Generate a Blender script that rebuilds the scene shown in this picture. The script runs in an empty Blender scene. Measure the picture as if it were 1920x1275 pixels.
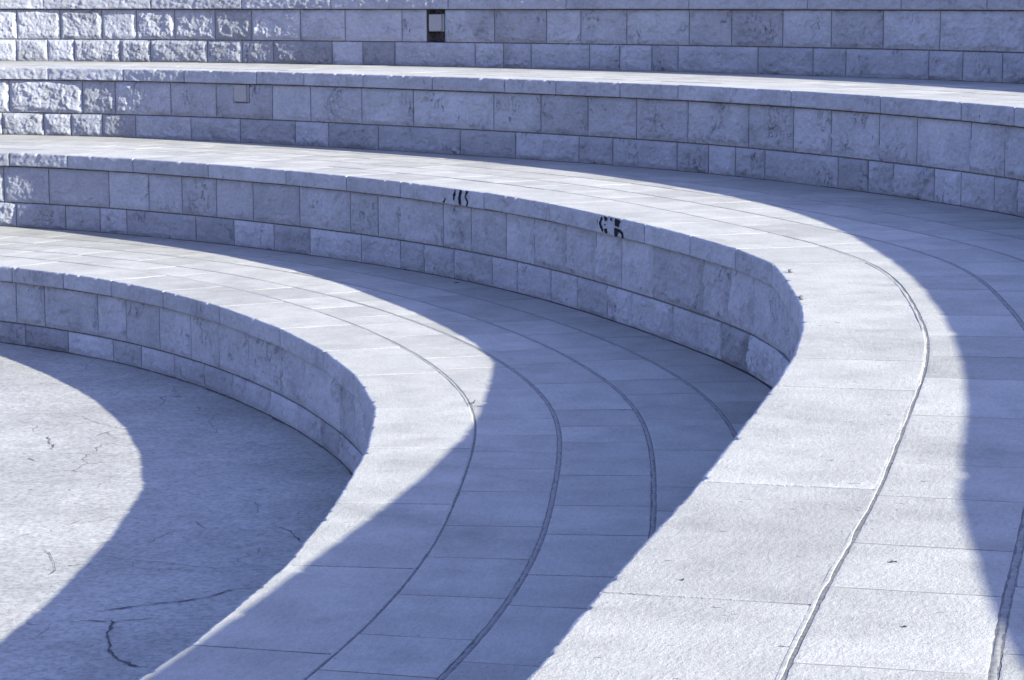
import bpy, math
import numpy as np

# ---------------------------------------------------------------- measured layout (metres)
CURVES = [[[-1.909,0.164],[-1.913,0.414],[-1.911,0.664],[-1.902,0.914],[-1.886,1.164],[-1.862,1.412],[-1.832,1.661],[-1.794,1.908],[-1.749,2.154],[-1.697,2.398],[-1.639,2.641],[-1.575,2.883],[-1.505,3.123],[-1.43,3.361],[-1.352,3.599],[-1.271,3.835],[-1.189,4.071],[-1.106,4.308],[-1.026,4.544],[-0.948,4.782],[-0.875,5.021],[-0.808,5.262],[-0.748,5.504],[-0.695,5.749],[-0.65,5.995],[-0.613,6.242],[-0.582,6.49],[-0.559,6.739],[-0.541,6.988],[-0.526,7.238],[-0.512,7.487],[-0.501,7.737],[-0.494,7.987],[-0.493,8.237],[-0.501,8.487],[-0.52,8.736],[-0.55,8.984],[-0.591,9.231],[-0.641,9.476],[-0.699,9.719],[-0.764,9.96],[-0.837,10.199],[-0.917,10.436],[-1.003,10.671],[-1.096,10.903],[-1.196,11.132],[-1.301,11.359],[-1.413,11.582],[-1.532,11.803],[-1.657,12.019],[-1.789,12.231],[-1.929,12.438],[-2.077,12.64],[-2.234,12.834],[-2.401,13.02],[-2.576,13.199],[-2.76,13.368],[-2.951,13.529],[-3.15,13.681],[-3.354,13.825],[-3.565,13.96],[-3.78,14.086],[-4.0,14.205],[-4.224,14.317],[-4.451,14.421],[-4.681,14.518],[-4.914,14.609],[-5.15,14.693],[-5.387,14.771],[-5.627,14.842],[-5.868,14.908],[-6.111,14.969],[-6.355,15.023],[-6.6,15.073],[-6.846,15.117],[-7.093,15.157],[-7.34,15.191],[-7.588,15.221],[-7.837,15.246],[-8.086,15.267],[-8.336,15.283],[-8.585,15.295],[-8.835,15.303],[-9.085,15.306],[-9.335,15.306]],[[-0.136,0.72],[-0.162,0.969],[-0.181,1.218],[-0.19,1.468],[-0.192,1.718],[-0.185,1.968],[-0.17,2.217],[-0.146,2.466],[-0.115,2.714],[-0.076,2.961],[-0.031,3.207],[0.021,3.452],[0.079,3.695],[0.14,3.937],[0.203,4.179],[0.268,4.421],[0.332,4.662],[0.395,4.904],[0.454,5.147],[0.511,5.391],[0.568,5.634],[0.625,5.877],[0.682,6.121],[0.738,6.365],[0.789,6.609],[0.836,6.855],[0.877,7.101],[0.91,7.349],[0.938,7.598],[0.963,7.846],[0.985,8.095],[1.004,8.345],[1.014,8.594],[1.014,8.844],[0.998,9.094],[0.966,9.342],[0.918,9.587],[0.859,9.83],[0.791,10.071],[0.718,10.31],[0.642,10.548],[0.562,10.785],[0.48,11.021],[0.394,11.256],[0.305,11.489],[0.211,11.721],[0.111,11.95],[0.006,12.177],[-0.106,12.4],[-0.225,12.62],[-0.352,12.836],[-0.485,13.047],[-0.625,13.254],[-0.77,13.458],[-0.922,13.657],[-1.078,13.852],[-1.239,14.043],[-1.404,14.231],[-1.573,14.415],[-1.745,14.596],[-1.922,14.773],[-2.104,14.945],[-2.29,15.112],[-2.481,15.273],[-2.678,15.427],[-2.881,15.572],[-3.091,15.707],[-3.309,15.831],[-3.532,15.943],[-3.763,16.04],[-3.998,16.123],[-4.239,16.189],[-4.484,16.239],[-4.732,16.27],[-4.982,16.284],[-5.232,16.279],[-5.481,16.255],[-5.727,16.212],[-5.969,16.15],[-6.205,16.07],[-6.435,15.971],[-6.656,15.854],[-6.867,15.719],[-7.066,15.569],[-7.253,15.402]],[[1.931,3.085],[1.942,3.335],[1.965,3.584],[1.998,3.831],[2.04,4.078],[2.087,4.323],[2.139,4.568],[2.19,4.813],[2.239,5.058],[2.285,5.303],[2.328,5.55],[2.367,5.797],[2.403,6.044],[2.435,6.292],[2.465,6.54],[2.492,6.789],[2.516,7.038],[2.537,7.287],[2.554,7.536],[2.568,7.786],[2.578,8.036],[2.584,8.285],[2.586,8.535],[2.584,8.785],[2.578,9.035],[2.569,9.285],[2.555,9.535],[2.536,9.784],[2.512,10.033],[2.482,10.281],[2.445,10.528],[2.4,10.774],[2.346,11.018],[2.282,11.26],[2.209,11.499],[2.127,11.735],[2.039,11.969],[1.945,12.201],[1.847,12.431],[1.744,12.659],[1.637,12.885],[1.525,13.108],[1.407,13.328],[1.282,13.545],[1.15,13.757],[1.011,13.965],[0.865,14.168],[0.712,14.366],[0.553,14.558],[0.388,14.747],[0.219,14.931],[0.047,15.112],[-0.129,15.29],[-0.306,15.466],[-0.485,15.64],[-0.666,15.814],[-0.847,15.986],[-1.029,16.156],[-1.213,16.326],[-1.399,16.494],[-1.586,16.659],[-1.777,16.82],[-1.971,16.978],[-2.169,17.13],[-2.372,17.276],[-2.58,17.416],[-2.793,17.547],[-3.011,17.669],[-3.234,17.781],[-3.463,17.882],[-3.697,17.971],[-3.935,18.046],[-4.177,18.109],[-4.422,18.156],[-4.67,18.189],[-4.919,18.206],[-5.169,18.208],[-5.419,18.193],[-5.667,18.161],[-5.912,18.114],[-6.154,18.049],[-6.39,17.969],[-6.621,17.872],[-6.844,17.759],[-7.058,17.631]],[[4.308,7.535],[4.335,7.784],[4.355,8.033],[4.368,8.282],[4.375,8.532],[4.376,8.782],[4.369,9.032],[4.357,9.282],[4.339,9.531],[4.314,9.78],[4.284,10.028],[4.248,10.276],[4.206,10.522],[4.159,10.768],[4.107,11.012],[4.049,11.255],[3.987,11.498],[3.92,11.738],[3.849,11.978],[3.773,12.216],[3.692,12.453],[3.607,12.688],[3.518,12.921],[3.424,13.153],[3.325,13.383],[3.222,13.611],[3.114,13.836],[3.0,14.059],[2.881,14.278],[2.757,14.495],[2.626,14.708],[2.49,14.918],[2.348,15.124],[2.2,15.325],[2.047,15.523],[1.889,15.717],[1.726,15.907],[1.559,16.092],[1.388,16.275],[1.213,16.453],[1.035,16.628],[0.853,16.8],[0.668,16.968],[0.481,17.134],[0.291,17.296],[0.098,17.456],[-0.097,17.612],[-0.294,17.767],[-0.492,17.918],[-0.693,18.067],[-0.895,18.214],[-1.099,18.358],[-1.306,18.5],[-1.514,18.638],[-1.724,18.773],[-1.937,18.904],[-2.153,19.031],[-2.371,19.153],[-2.592,19.27],[-2.815,19.381],[-3.042,19.487],[-3.271,19.587],[-3.503,19.68],[-3.738,19.767],[-3.975,19.846],[-4.214,19.918],[-4.456,19.983],[-4.699,20.04],[-4.944,20.089],[-5.191,20.13],[-5.439,20.163],[-5.687,20.187],[-5.937,20.203],[-6.187,20.211],[-6.437,20.209],[-6.686,20.2],[-6.936,20.181],[-7.184,20.155],[-7.432,20.119],[-7.678,20.075],[-7.922,20.023],[-8.165,19.962],[-8.405,19.893],[-8.643,19.816],[-8.878,19.73]]]
JOINTS = {"U0":[1.005,1.645,2.02,2.525,2.94,3.305,3.69,4.07,4.37,4.89,5.15],"L0":[1.78,2.21,2.765,3.14,3.52,3.91,4.22,4.675,5.075],"C0":[-3.575,-2.765,-1.97,-1.09,-0.29,0.5,1.2,1.955,2.85,3.58,4.175,4.665,5.145],"U1":[-0.15,0.16,0.485,1.085,1.48,1.795,2.17,2.555,2.89,3.29,3.595,4.285,4.57,5.085,5.555,5.925,6.265,6.59,6.97,7.515,7.9],"L1":[-0.48,-0.085,0.27,0.85,1.35,1.655,2.03,2.355,2.76,3.055,3.48,3.805,4.055,4.46,4.985,5.35,5.755,6.135,6.81,7.06,7.375],"C1":[-5.72,-4.75,-3.475,-1.765,-0.555,0.02,0.58,1.13,2.315,3.09,4.005,4.565,5.18,5.965,6.705,7.315],"U2":[-0.835,-0.495,0.025,0.39,1.23,1.665,2.24,2.715,3.155,3.58,4.01,4.765,5.27,5.78,6.165,6.73,7.175,7.7,8.0,8.64],"L2":[-0.98,-0.74,-0.41,-0.15,0.245,0.49,0.785,1.505,1.79,2.045,2.34,2.93,3.235,3.81,4.325,5.11,5.605,5.94,6.495,6.985,7.515,7.825,8.11,8.35],"C2":[-0.445,0.34,1.215,2.3,2.835,3.415,3.88,4.555,5.225,5.815,6.295,7.015,7.6,8.285],"U3":[-2.26,-1.5,-0.99,-0.525,-0.09,0.37,0.755,1.325,1.75,2.07,2.56,3.035,3.21,3.45,4.005,4.445,4.925,5.285,5.68,6.05,6.38,6.775,7.18],"L3":[-2.07,-1.71,-1.405,-0.66,-0.365,0.13,0.855,1.095,1.39,1.67,2.215,2.475,2.745,3.52,3.835,4.135,4.715,5.025,5.365,5.92,6.215,6.65,6.9],"C3":[-1.95,-1.175,-0.335,0.735,1.865,2.98,4.12,5.0,5.89,6.915],"P0_0":[-3.4,-3.03,-2.63,-2.255,-1.78,-1.425,-0.55,0.065,0.565,1.515,2.915],"P0_1":[-3.57,-3.09,-2.79,-2.345,-1.97,-1.52,-0.975,-0.695,-0.395,0.145,0.61,0.975],"P0_2":[-1.69,-1.11,-0.59,-0.12,0.17],"P1_0":[-5.59,-4.805,-4.46,-3.84,-3.255,-2.865,-2.47,-2.005,-1.33,-0.98]}
GRAFFITI = {"a1":[[3.39,-0.003,0.0006],[3.395,-0.02,0.0013],[3.4,-0.033,0.0028],[3.405,-0.048,0.0031],[3.405,-0.067,0.0009]],"a2":[[3.33,0.0,0.0028],[3.335,-0.015,0.0029],[3.34,-0.032,0.0024],[3.345,-0.048,0.0028],[3.34,-0.067,0.0031],[3.335,-0.087,0.0015]],"a3":[[3.26,-0.003,0.0026],[3.27,-0.02,0.0024],[3.28,-0.037,0.0018],[3.275,-0.048,0.0024],[3.265,-0.062,0.0018],[3.27,-0.09,0.0014]],"b1":[[1.625,-0.008,0.0015],[1.64,-0.025,0.0026],[1.65,-0.043,0.0031],[1.63,-0.057,0.0031],[1.61,-0.077,0.0022]],"b2":[[1.58,-0.002,0.0041],[1.585,-0.013,0.0037],[1.585,-0.027,0.0017]],"b3":[[1.585,-0.059,0.0023],[1.575,-0.072,0.0037],[1.575,-0.084,0.0024]],"b4":[[1.515,-0.002,0.002],[1.515,-0.018,0.0011]],"b5":[[1.435,0.0,0.0053],[1.445,-0.018,0.0051],[1.45,-0.04,0.0046]],"b6":[[1.445,-0.045,0.0053],[1.45,-0.062,0.0051],[1.455,-0.077,0.0037],[1.45,-0.092,0.0024]],"b7":[[1.44,-0.059,0.0026],[1.405,-0.057,0.0031],[1.385,-0.062,0.0028],[1.375,-0.075,0.002],[1.375,-0.092,0.0014]],"a0":[[3.5,-0.055,0.0013],[3.51,-0.07,0.0015],[3.525,-0.085,0.0031]],"b8":[[1.59,-0.04,0.0015],[1.59,-0.045,0.0013]]}
CRACKS = {"c1":[[-1.483,8.253],[-1.414,8.208],[-1.345,8.164],[-1.281,8.149],[-1.196,8.125],[-1.095,8.076],[-0.99,8.041],[-0.922,8.037],[-0.796,8.053]],"c2":[[-1.364,7.46],[-1.295,7.496],[-1.204,7.558],[-1.085,7.607],[-1.003,7.67],[-0.95,7.76],[-0.863,7.794]],"c3":[[-1.435,7.336],[-1.364,7.352],[-1.296,7.349],[-1.276,7.34],[-1.2,7.368],[-1.117,7.391]],"c4":[[-1.283,7.364],[-1.27,7.27],[-1.274,7.201],[-1.242,7.067],[-1.224,6.98],[-1.184,6.895],[-1.141,6.842],[-1.08,6.821]],"c5":[[-2.103,10.093],[-2.048,9.984]],"c6":[[-2.113,10.597],[-2.081,10.431],[-2.05,10.384],[-2.034,10.256]],"c7":[[-2.068,11.127],[-1.972,10.969],[-1.846,10.816],[-1.749,10.765],[-1.685,10.754]],"c8":[[-1.707,8.36],[-1.658,8.27],[-1.608,8.095],[-1.593,8.038],[-1.597,7.955]],"c9":[[-1.334,8.448],[-1.296,8.574],[-1.254,8.686]],"c10":[[-1.214,8.818],[-1.162,8.701],[-1.11,8.636]],"c11":[[-0.906,8.748],[-0.831,8.649],[-0.799,8.537],[-0.767,8.458]],"c12":[[-1.83,8.531],[-1.774,8.643],[-1.708,8.674],[-1.656,8.789],[-1.642,8.873]],"c13":[[-1.661,8.977],[-1.554,9.053],[-1.407,9.08],[-1.269,9.06]],"c14":[[-2.122,9.594],[-2.034,9.554],[-1.914,9.553],[-1.785,9.63]],"c15":[[-1.345,10.459],[-1.224,10.383],[-1.159,10.42],[-1.097,10.489]],"c16":[[-1.418,11.118],[-1.431,10.962],[-1.359,10.71],[-1.364,10.613]],"c17":[[-1.865,10.717],[-1.84,10.619],[-1.793,10.547]],"c18":[[-1.717,7.767],[-1.631,7.793],[-1.53,7.845]]}
Z = [0.0,0.45406,0.95406,1.46369,1.98478]                                              # floor and the four terrace levels
COP = 0.0923                                          # height of the coping slabs
ZM = [0.12299,0.61714,1.12307,1.64592]                                            # bed joint between the two courses
OV = 0.0285                                           # coping overhang
ROWS = [[0.3557,0.6567,0.9662,1.2727],
        [0.3708,0.686, 0.99, 1.30],
        [0.36, 0.67, 0.98, 1.29],
        [0.36, 0.67, 0.98, 1.29, 1.60]]
S0 = -9.0
TRIM = [(-8.6, 5.6), (-8.8, 8.3), (-8.4, 9.3), (-5.2, 8.9)]     # measured span of each line
SUN = np.array([2.1828, -1.5332, 1.0])                # direction towards the sun
rng = np.random.default_rng(11)
scene = bpy.context.scene
col = scene.collection

# ---------------------------------------------------------------- noise (numpy)
def _h(ix, iy, seed):
    n = (ix.astype(np.int64) * 374761393 + iy.astype(np.int64) * 668265263 + int(seed) * 1442695041) & 0xffffffff
    n = ((n ^ (n >> 13)) * 1274126177) & 0xffffffff
    n = ((n ^ (n >> 16)) * 2246822519) & 0xffffffff
    return ((n ^ (n >> 15)) & 0xffffff) / float(0xffffff)

def perlin(x, y, seed=0):
    xi, yi = np.floor(x), np.floor(y)
    xf, yf = x - xi, y - yi
    u, v = xf * xf * xf * (xf * (xf * 6 - 15) + 10), yf * yf * yf * (yf * (yf * 6 - 15) + 10)
    def g(dx, dy):
        a = _h(xi + dx, yi + dy, seed) * 2 * np.pi
        return np.cos(a) * (xf - dx) + np.sin(a) * (yf - dy)
    a, b, c, d = g(0, 0), g(1, 0), g(0, 1), g(1, 1)
    return ((a * (1 - u) + b * u) * (1 - v) + (c * (1 - u) + d * u) * v) * 1.5

def fbm(x, y, seed=0, n=3):
    r, a = 0, 1.0
    for i in range(n):
        r = r + a * perlin(x * 2 ** i, y * 2 ** i, seed + 17 * i); a *= 0.5
    return r

def facets(x, y, seed=0):
    """broken-stone facets: every cell of a jittered grid is a small tilted plane"""
    xi, yi = np.floor(x), np.floor(y)
    best = np.full(np.shape(x), 1e9); h = np.zeros(np.shape(x))
    for dx in (-1, 0, 1):
        for dy in (-1, 0, 1):
            cx, cy = xi + dx, yi + dy
            px, py = cx + _h(cx, cy, seed), cy + _h(cx, cy, seed + 1)
            d = (x - px) ** 2 + (y - py) ** 2
            m = d < best
            t = (_h(cx, cy, seed + 2) - .5) + (_h(cx, cy, seed + 3) - .5) * 1.6 * (x - px) + (_h(cx, cy, seed + 4) - .5) * 1.6 * (y - py)
            h = np.where(m, t, h); best = np.where(m, d, best)
    return h

def sstep(a, b, x):
    t = np.clip((x - a) / (b - a), 0, 1)
    return t * t * (3 - 2 * t)

# ---------------------------------------------------------------- plan curves
class Line:
    """one rim line in plan, as a function of arc length s; n points away from the arena"""
    def __init__(self, pts, s_lo, s_hi, k_lo, k_hi, l_lo, l_hi):
        p = np.array(pts); sk = S0 + .25 * np.arange(len(p))
        sd = np.arange(s_lo, s_hi, .01)
        i = np.clip(((sd - S0) / .25).astype(int), 1, len(p) - 3); t = ((sd - sk[i]) / .25)[:, None]
        a, b, c, d = p[i - 1], p[i], p[i + 1], p[i + 2]
        q = .5 * (2 * b + (c - a) * t + (2 * a - 5 * b + 4 * c - d) * t * t + (3 * b - a - 3 * c + d) * t ** 3)
        def ext(p0, ang, k, L, sgn):
            n = int(L / .01); s = np.arange(1, n + 1) * .01 * sgn
            kk = np.interp(abs(s), *k); a_ = ang + np.cumsum(kk) * .01 * sgn
            return p0 + np.cumsum(np.c_[np.cos(a_), np.sin(a_)], 0) * .01 * sgn
        e = q[-1] - q[-8]; q2 = ext(q[-1], math.atan2(e[1], e[0]), k_hi, l_hi, 1)
        e = q[7] - q[0]; q1 = ext(q[0], math.atan2(e[1], e[0]), k_lo, l_lo, -1)[::-1]
        self.q = np.concatenate([q1, q, q2]); self.s = s_lo + .01 * (np.arange(len(self.q)) - len(q1))
        g = np.gradient(self.q, axis=0)
        w = np.ones(21) / 21
        g = np.c_[[np.convolve(np.pad(g[:, j], 10, mode='edge'), w, mode='valid') for j in (0, 1)]].T
        g /= np.hypot(g[:, 0], g[:, 1])[:, None]
        self.nn = np.c_[g[:, 1], -g[:, 0]]
        self.lo, self.hi = self.s[0] + .02, self.s[-1] - .02
    def at(self, s, o=0.0):
        s = np.asarray(s, float)
        x = np.interp(s, self.s, self.q[:, 0]); y = np.interp(s, self.s, self.q[:, 1])
        nx = np.interp(s, self.s, self.nn[:, 0]); ny = np.interp(s, self.s, self.nn[:, 1])
        return np.stack([x + o * nx, y + o * ny], -1)
    def normal(self, s):
        n = np.stack([np.interp(s, self.s, self.nn[:, 0]), np.interp(s, self.s, self.nn[:, 1])], -1)
        return n / np.linalg.norm(n, axis=-1, keepdims=True)

kz = lambda *v: (np.array(v[0::2], float), np.array(v[1::2], float))
LN = [Line(CURVES[0], *TRIM[0], kz(0, 0), kz(0, .12, 5, .13), 2.0, 7.0),
      Line(CURVES[1], *TRIM[1], kz(0, 0), kz(0, .10, 5, .105), 2.0, 6.0),
      Line(CURVES[2], *TRIM[2], kz(0, -.06, 3, -.06, 3.1, 0), kz(0, .085, 5, .09), 5.0, 6.0),
      Line(CURVES[3], *TRIM[3], kz(0, .09, 1.5, .08, 5, .05, 9, -.02), kz(0, .075, 5, .08), 13.0, 6.0)]

def depth_to(i, s):
    """distance from rim i to rim i+1 along the normal"""
    P = LN[i].at(s); N = LN[i].normal(s); Q = LN[i + 1].q
    out = []
    for p, n in zip(np.atleast_2d(P), np.atleast_2d(N)):
        d = Q - p; al = d @ n; pe = abs(d @ np.array([-n[1], n[0]]))
        pe = np.where((al > .3) & (al < 6), pe, 1e9); j = pe.argmin()
        out.append(al[j] if pe[j] < .1 else 1.65)
    return np.array(out)

# ---------------------------------------------------------------- mesh helper
class MB:
    def __init__(self): self.V = []; self.F = []; self.T = []; self.U = []; self.n = 0; self.M = []
    def grid(self, P, tint=1.0, uv=None, up=None, mat=0):
        nu, nv = P.shape[:2]
        idx = np.arange(nu * nv).reshape(nu, nv) + self.n
        F = np.stack([idx[:-1, :-1], idx[1:, :-1], idx[1:, 1:], idx[:-1, 1:]], -1).reshape(-1, 4)
        if up is not None:
            a = P[nu // 2, nv // 2] if False else P[0, 0]
            nrm = np.cross(P[-1, 0] - P[0, 0], P[0, -1] - P[0, 0])
            if nrm @ np.asarray(up, float) < 0: F = F[:, ::-1]
        self.V.append(P.reshape(-1, 3)); self.F.append(F); self.n += nu * nv
        self.T.append(np.full(nu * nv, tint) if np.isscalar(tint) else np.asarray(tint).reshape(-1))
        self.U.append(np.zeros((nu * nv, 3)) if uv is None else uv.reshape(-1, 3))
        self.M.append(np.full(len(F), mat))
    def build(self, name, mats, parent=None, smooth=True):
        V = np.concatenate(self.V).astype(np.float32); F = np.concatenate(self.F).astype(np.int32)
        me = bpy.data.meshes.new(name)
        me.vertices.add(len(V)); me.loops.add(F.size); me.polygons.add(len(F))
        me.vertices.foreach_set('co', V.ravel()); me.loops.foreach_set('vertex_index', F.ravel())
        me.polygons.foreach_set('loop_start', np.arange(0, F.size, 4, dtype=np.int32))
        me.polygons.foreach_set('loop_total', np.full(len(F), 4, np.int32))
        me.polygons.foreach_set('material_index', np.concatenate(self.M).astype(np.int32))
        me.polygons.foreach_set('use_smooth', np.full(len(F), smooth))
        me.update(calc_edges=True)
        a = me.attributes.new('tint', 'FLOAT', 'POINT'); a.data.foreach_set('value', np.concatenate(self.T).astype(np.float32))
        a = me.attributes.new('face_pos', 'FLOAT_VECTOR', 'POINT'); a.data.foreach_set('vector', np.concatenate(self.U).astype(np.float32).ravel())
        for m in (mats if isinstance(mats, (list, tuple)) else [mats]): me.materials.append(m)
        o = bpy.data.objects.new(name, me); col.objects.link(o)
        if parent is not None:
            o.parent = parent
            w = parent.location if parent.parent is None else parent['_base']
            o.location = tuple(-v for v in w) if parent.parent is None and parent.type == 'EMPTY' else (0, 0, 0)
        return o

def thing(name, loc, label, cat, group=None, kind=None):
    o = bpy.data.objects.new(name, None); col.objects.link(o); o.location = loc
    o.empty_display_size = .2
    tag(o, label, cat, group, kind); return o

def tag(o, label, cat, group=None, kind=None):
    o['label'] = label; o['category'] = cat
    if group: o['group'] = group
    if kind: o['kind'] = kind

def fill_joints(known, lo, hi, mn, mx, big):
    """measured joints, carried on beyond the measured part with stones of similar length"""
    k = [v for v in sorted(known) if lo < v < hi]
    out = []
    for a, b in zip(k, k[1:]):
        out.append(a)
        if b - a > big:
            n = int(math.ceil((b - a) / ((mn + mx) / 2)))
            c = a + (b - a) * (np.arange(1, n) + rng.uniform(-.15, .15, n - 1)) / n; out += list(c)
    out.append(k[-1])
    while out[-1] < hi - mn: out.append(out[-1] + rng.uniform(mn, mx))
    out = out[::-1]
    while out[-1] > lo + mn: out.append(out[-1] - rng.uniform(mn, mx))
    out = np.array(out[::-1])
    return out[(out > lo) & (out < hi)]

# ---------------------------------------------------------------- materials
def nodes_of(name):
    m = bpy.data.materials.new(name); m.use_nodes = True
    nt = m.node_tree; nt.nodes.clear()
    return m, nt

class NT:
    def __init__(self, nt): self.nt = nt
    def n(self, t, **k):
        nd = self.nt.nodes.new(t)
        for a, b in k.items(): setattr(nd, a, b)
        return nd
    def l(self, a, b): self.nt.links.new(a, b)
    def val(self, sock, v):
        if hasattr(v, 'default_value'): self.l(v, sock)
        else: sock.default_value = v
    def math(self, op, a, b=0.0, c=0.0, clamp=False):
        nd = self.n('ShaderNodeMath', operation=op, use_clamp=clamp)
        for s, v in zip(nd.inputs, (a, b, c)): self.val(s, v)
        return nd.outputs[0]
    def ramp(self, x, a, b, lo=0.0, hi=1.0):
        nd = self.n('ShaderNodeMapRange', interpolation_type='SMOOTHSTEP')
        self.val(nd.inputs[0], x)
        for i, v in zip((1, 2, 3, 4), (a, b, lo, hi)): nd.inputs[i].default_value = v
        return nd.outputs[0]
    def scale(self, vec, s):
        nd = self.n('ShaderNodeVectorMath', operation='MULTIPLY'); self.l(vec, nd.inputs[0]); nd.inputs[1].default_value = s
        return nd.outputs[0]
    def noise(self, vec, sc, det=3.0, rough=.55, dist=0.0):
        nd = self.n('ShaderNodeTexNoise'); self.l(vec, nd.inputs['Vector'])
        nd.inputs['Scale'].default_value = sc; nd.inputs['Detail'].default_value = det
        nd.inputs['Roughness'].default_value = rough; nd.inputs['Distortion'].default_value = dist
        return nd.outputs[0]
    def voro(self, vec, sc, feature='F1'):
        nd = self.n('ShaderNodeTexVoronoi', feature=feature); self.l(vec, nd.inputs['Vector']); nd.inputs['Scale'].default_value = sc
        return nd
    def warp(self, vec, sc, amt):
        nd = self.n('ShaderNodeTexNoise'); self.l(vec, nd.inputs['Vector']); nd.inputs['Scale'].default_value = sc
        s = self.n('ShaderNodeVectorMath', operation='SUBTRACT'); self.l(nd.outputs[1], s.inputs[0]); s.inputs[1].default_value = (.5, .5, .5)
        m = self.n('ShaderNodeVectorMath', operation='SCALE'); self.l(s.outputs[0], m.inputs[0]); m.inputs['Scale'].default_value = amt
        a = self.n('ShaderNodeVectorMath', operation='ADD'); self.l(vec, a.inputs[0]); self.l(m.outputs[0], a.inputs[1])
        return a.outputs[0]
    def pits(self, vec, sc, share, r0, r1):
        """sparse round pits: 1 inside a pit, 0 elsewhere"""
        v = self.voro(vec, sc)
        sep = self.n('ShaderNodeSeparateColor'); self.l(v.outputs['Color'], sep.inputs[0])
        on = self.math('LESS_THAN', sep.outputs[0], share)
        rad = self.math('MULTIPLY_ADD', sep.outputs[1], .7, .3)
        d = self.math('DIVIDE', v.outputs['Distance'], rad)
        return self.math('MULTIPLY', on, self.ramp(d, r0, r1, 1.0, 0.0))

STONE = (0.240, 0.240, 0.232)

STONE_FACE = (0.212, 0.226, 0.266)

def stone_material(name, wall, color=STONE, crev=0.0):
    m, nt = nodes_of(name); t = NT(nt)
    at = t.n('ShaderNodeAttribute', attribute_name='face_pos').outputs['Vector']
    tint = t.n('ShaderNodeAttribute', attribute_name='tint').outputs['Fac']
    w = t.warp(at, 9.0, .03)
    broad = t.noise(w, 4.5, 5.0, .62)
    fine = t.noise(t.scale(w, (1, 2.2 if not wall else 1.3, 1)), 32.0, 5.0, .65)
    grain = t.noise(at, 330.0, 2.0, .6)
    if wall:
        p1 = t.pits(t.scale(t.warp(at, 55.0, .014), (1.9, .6, 1)), 22.0, .05, .10, .26)
        p2 = t.pits(t.scale(t.warp(at, 80.0, .008), (1.5, .7, 1)), 70.0, .04, .14, .32)
    else:
        p1 = t.pits(t.scale(t.warp(at, 60.0, .014), (1.7, .6, 1)), 24.0, .20, .07, .22)
        p2 = t.pits(t.scale(t.warp(at, 70.0, .010), (1.6, .5, 1)), 60.0, .16, .12, .30)
    pit = t.math('MAXIMUM', p1, t.math('MULTIPLY', p2, .8))
    # patches: only parts of a stone are pitted
    pit = t.math('MULTIPLY', pit, t.ramp(t.noise(at, 5.0, 2.0), .46, .6))
    c = t.ramp(broad, .28, .72, .86, 1.10)
    c = t.math('MULTIPLY', c, t.ramp(fine, .25, .75, .90, 1.08))
    c = t.math('MULTIPLY', c, t.ramp(grain, .2, .8, .86, 1.12))
    sand = t.noise(at, 125.0, 2.5, .7)
    c = t.math('MULTIPLY', c, t.ramp(sand, .28, .72, .89, 1.10))
    stain = t.ramp(t.noise(t.warp(at, 3.0, .12), 2.6, 6.0, .68), .52, .82, 1.0, .66 if wall else .74)
    if wall:
        # soot and rain marks that run on from stone to stone
        ob = t.n('ShaderNodeTexCoord').outputs['Object']
        soot = t.ramp(t.noise(t.warp(t.scale(ob, (1.0, 1.0, 2.2)), 4.0, .2), 2.1, 7.0, .72), .54, .78, 1.0, .58)
        pale = t.ramp(t.noise(t.warp(at, 14.0, .05), 7.0, 5.0, .7), .60, .78, 1.0, 1.22)
        stain = t.math('MULTIPLY', stain, t.math('MULTIPLY', soot, pale))
    if not wall:
        # trodden-in dirt that runs on across the slabs
        ob = t.n('ShaderNodeTexCoord').outputs['Object']
        dirt = t.ramp(t.noise(t.warp(ob, 2.2, .25), 1.5, 7.0, .70), .52, .80, 1.0, .72)
        smut = t.ramp(t.noise(t.warp(ob, 9.0, .08), 6.5, 6.0, .72), .60, .82, 1.0, .76)
        stain = t.math('MULTIPLY', stain, t.math('MULTIPLY', dirt, smut))
    c = t.math('MULTIPLY', c, stain)
    c = t.math('MULTIPLY', c, tint)
    hb = t.math('ADD', t.math('MULTIPLY', grain, .25 if wall else .4), t.math('MULTIPLY', sand, .35 if wall else .9))
    if crev > 0:
        v = t.noise(t.scale(t.warp(at, 20.0, .04), (2.3, .9, 1)), 7.0, 4.0, .6)
        cr = t.ramp(t.math('ABSOLUTE', t.math('SUBTRACT', v, .5)), .0, .014, 1.0, 0.0)
        cr = t.math('MULTIPLY', cr, t.ramp(t.noise(at, 4.0, 2.0), .52, .66))
        pit = t.math('MAXIMUM', pit, t.math('MULTIPLY', cr, crev))
    c = t.math('MULTIPLY', c, t.ramp(pit, 0.0, 1.0, 1.0, .42))
    mul = t.n('ShaderNodeVectorMath', operation='SCALE'); mul.inputs[0].default_value = color; t.l(c, mul.inputs['Scale'])
    b = t.n('ShaderNodeBsdfPrincipled'); t.l(mul.outputs[0], b.inputs['Base Color'])
    b.inputs['Roughness'].default_value = .85; b.inputs['Specular IOR Level'].default_value = .25
    h = t.math('ADD', hb, t.math('MULTIPLY', fine, 1.1 if wall else .9))
    h = t.math('SUBTRACT', h, t.math('MULTIPLY', pit, 1.6))
    bp = t.n('ShaderNodeBump'); bp.inputs['Strength'].default_value = 1.0
    bp.inputs['Distance'].default_value = .0062 if wall else .0016
    t.l(h, bp.inputs['Height']); t.l(bp.outputs[0], b.inputs['Normal'])
    o = t.n('ShaderNodeOutputMaterial'); t.l(b.outputs[0], o.inputs[0])
    return m

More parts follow.
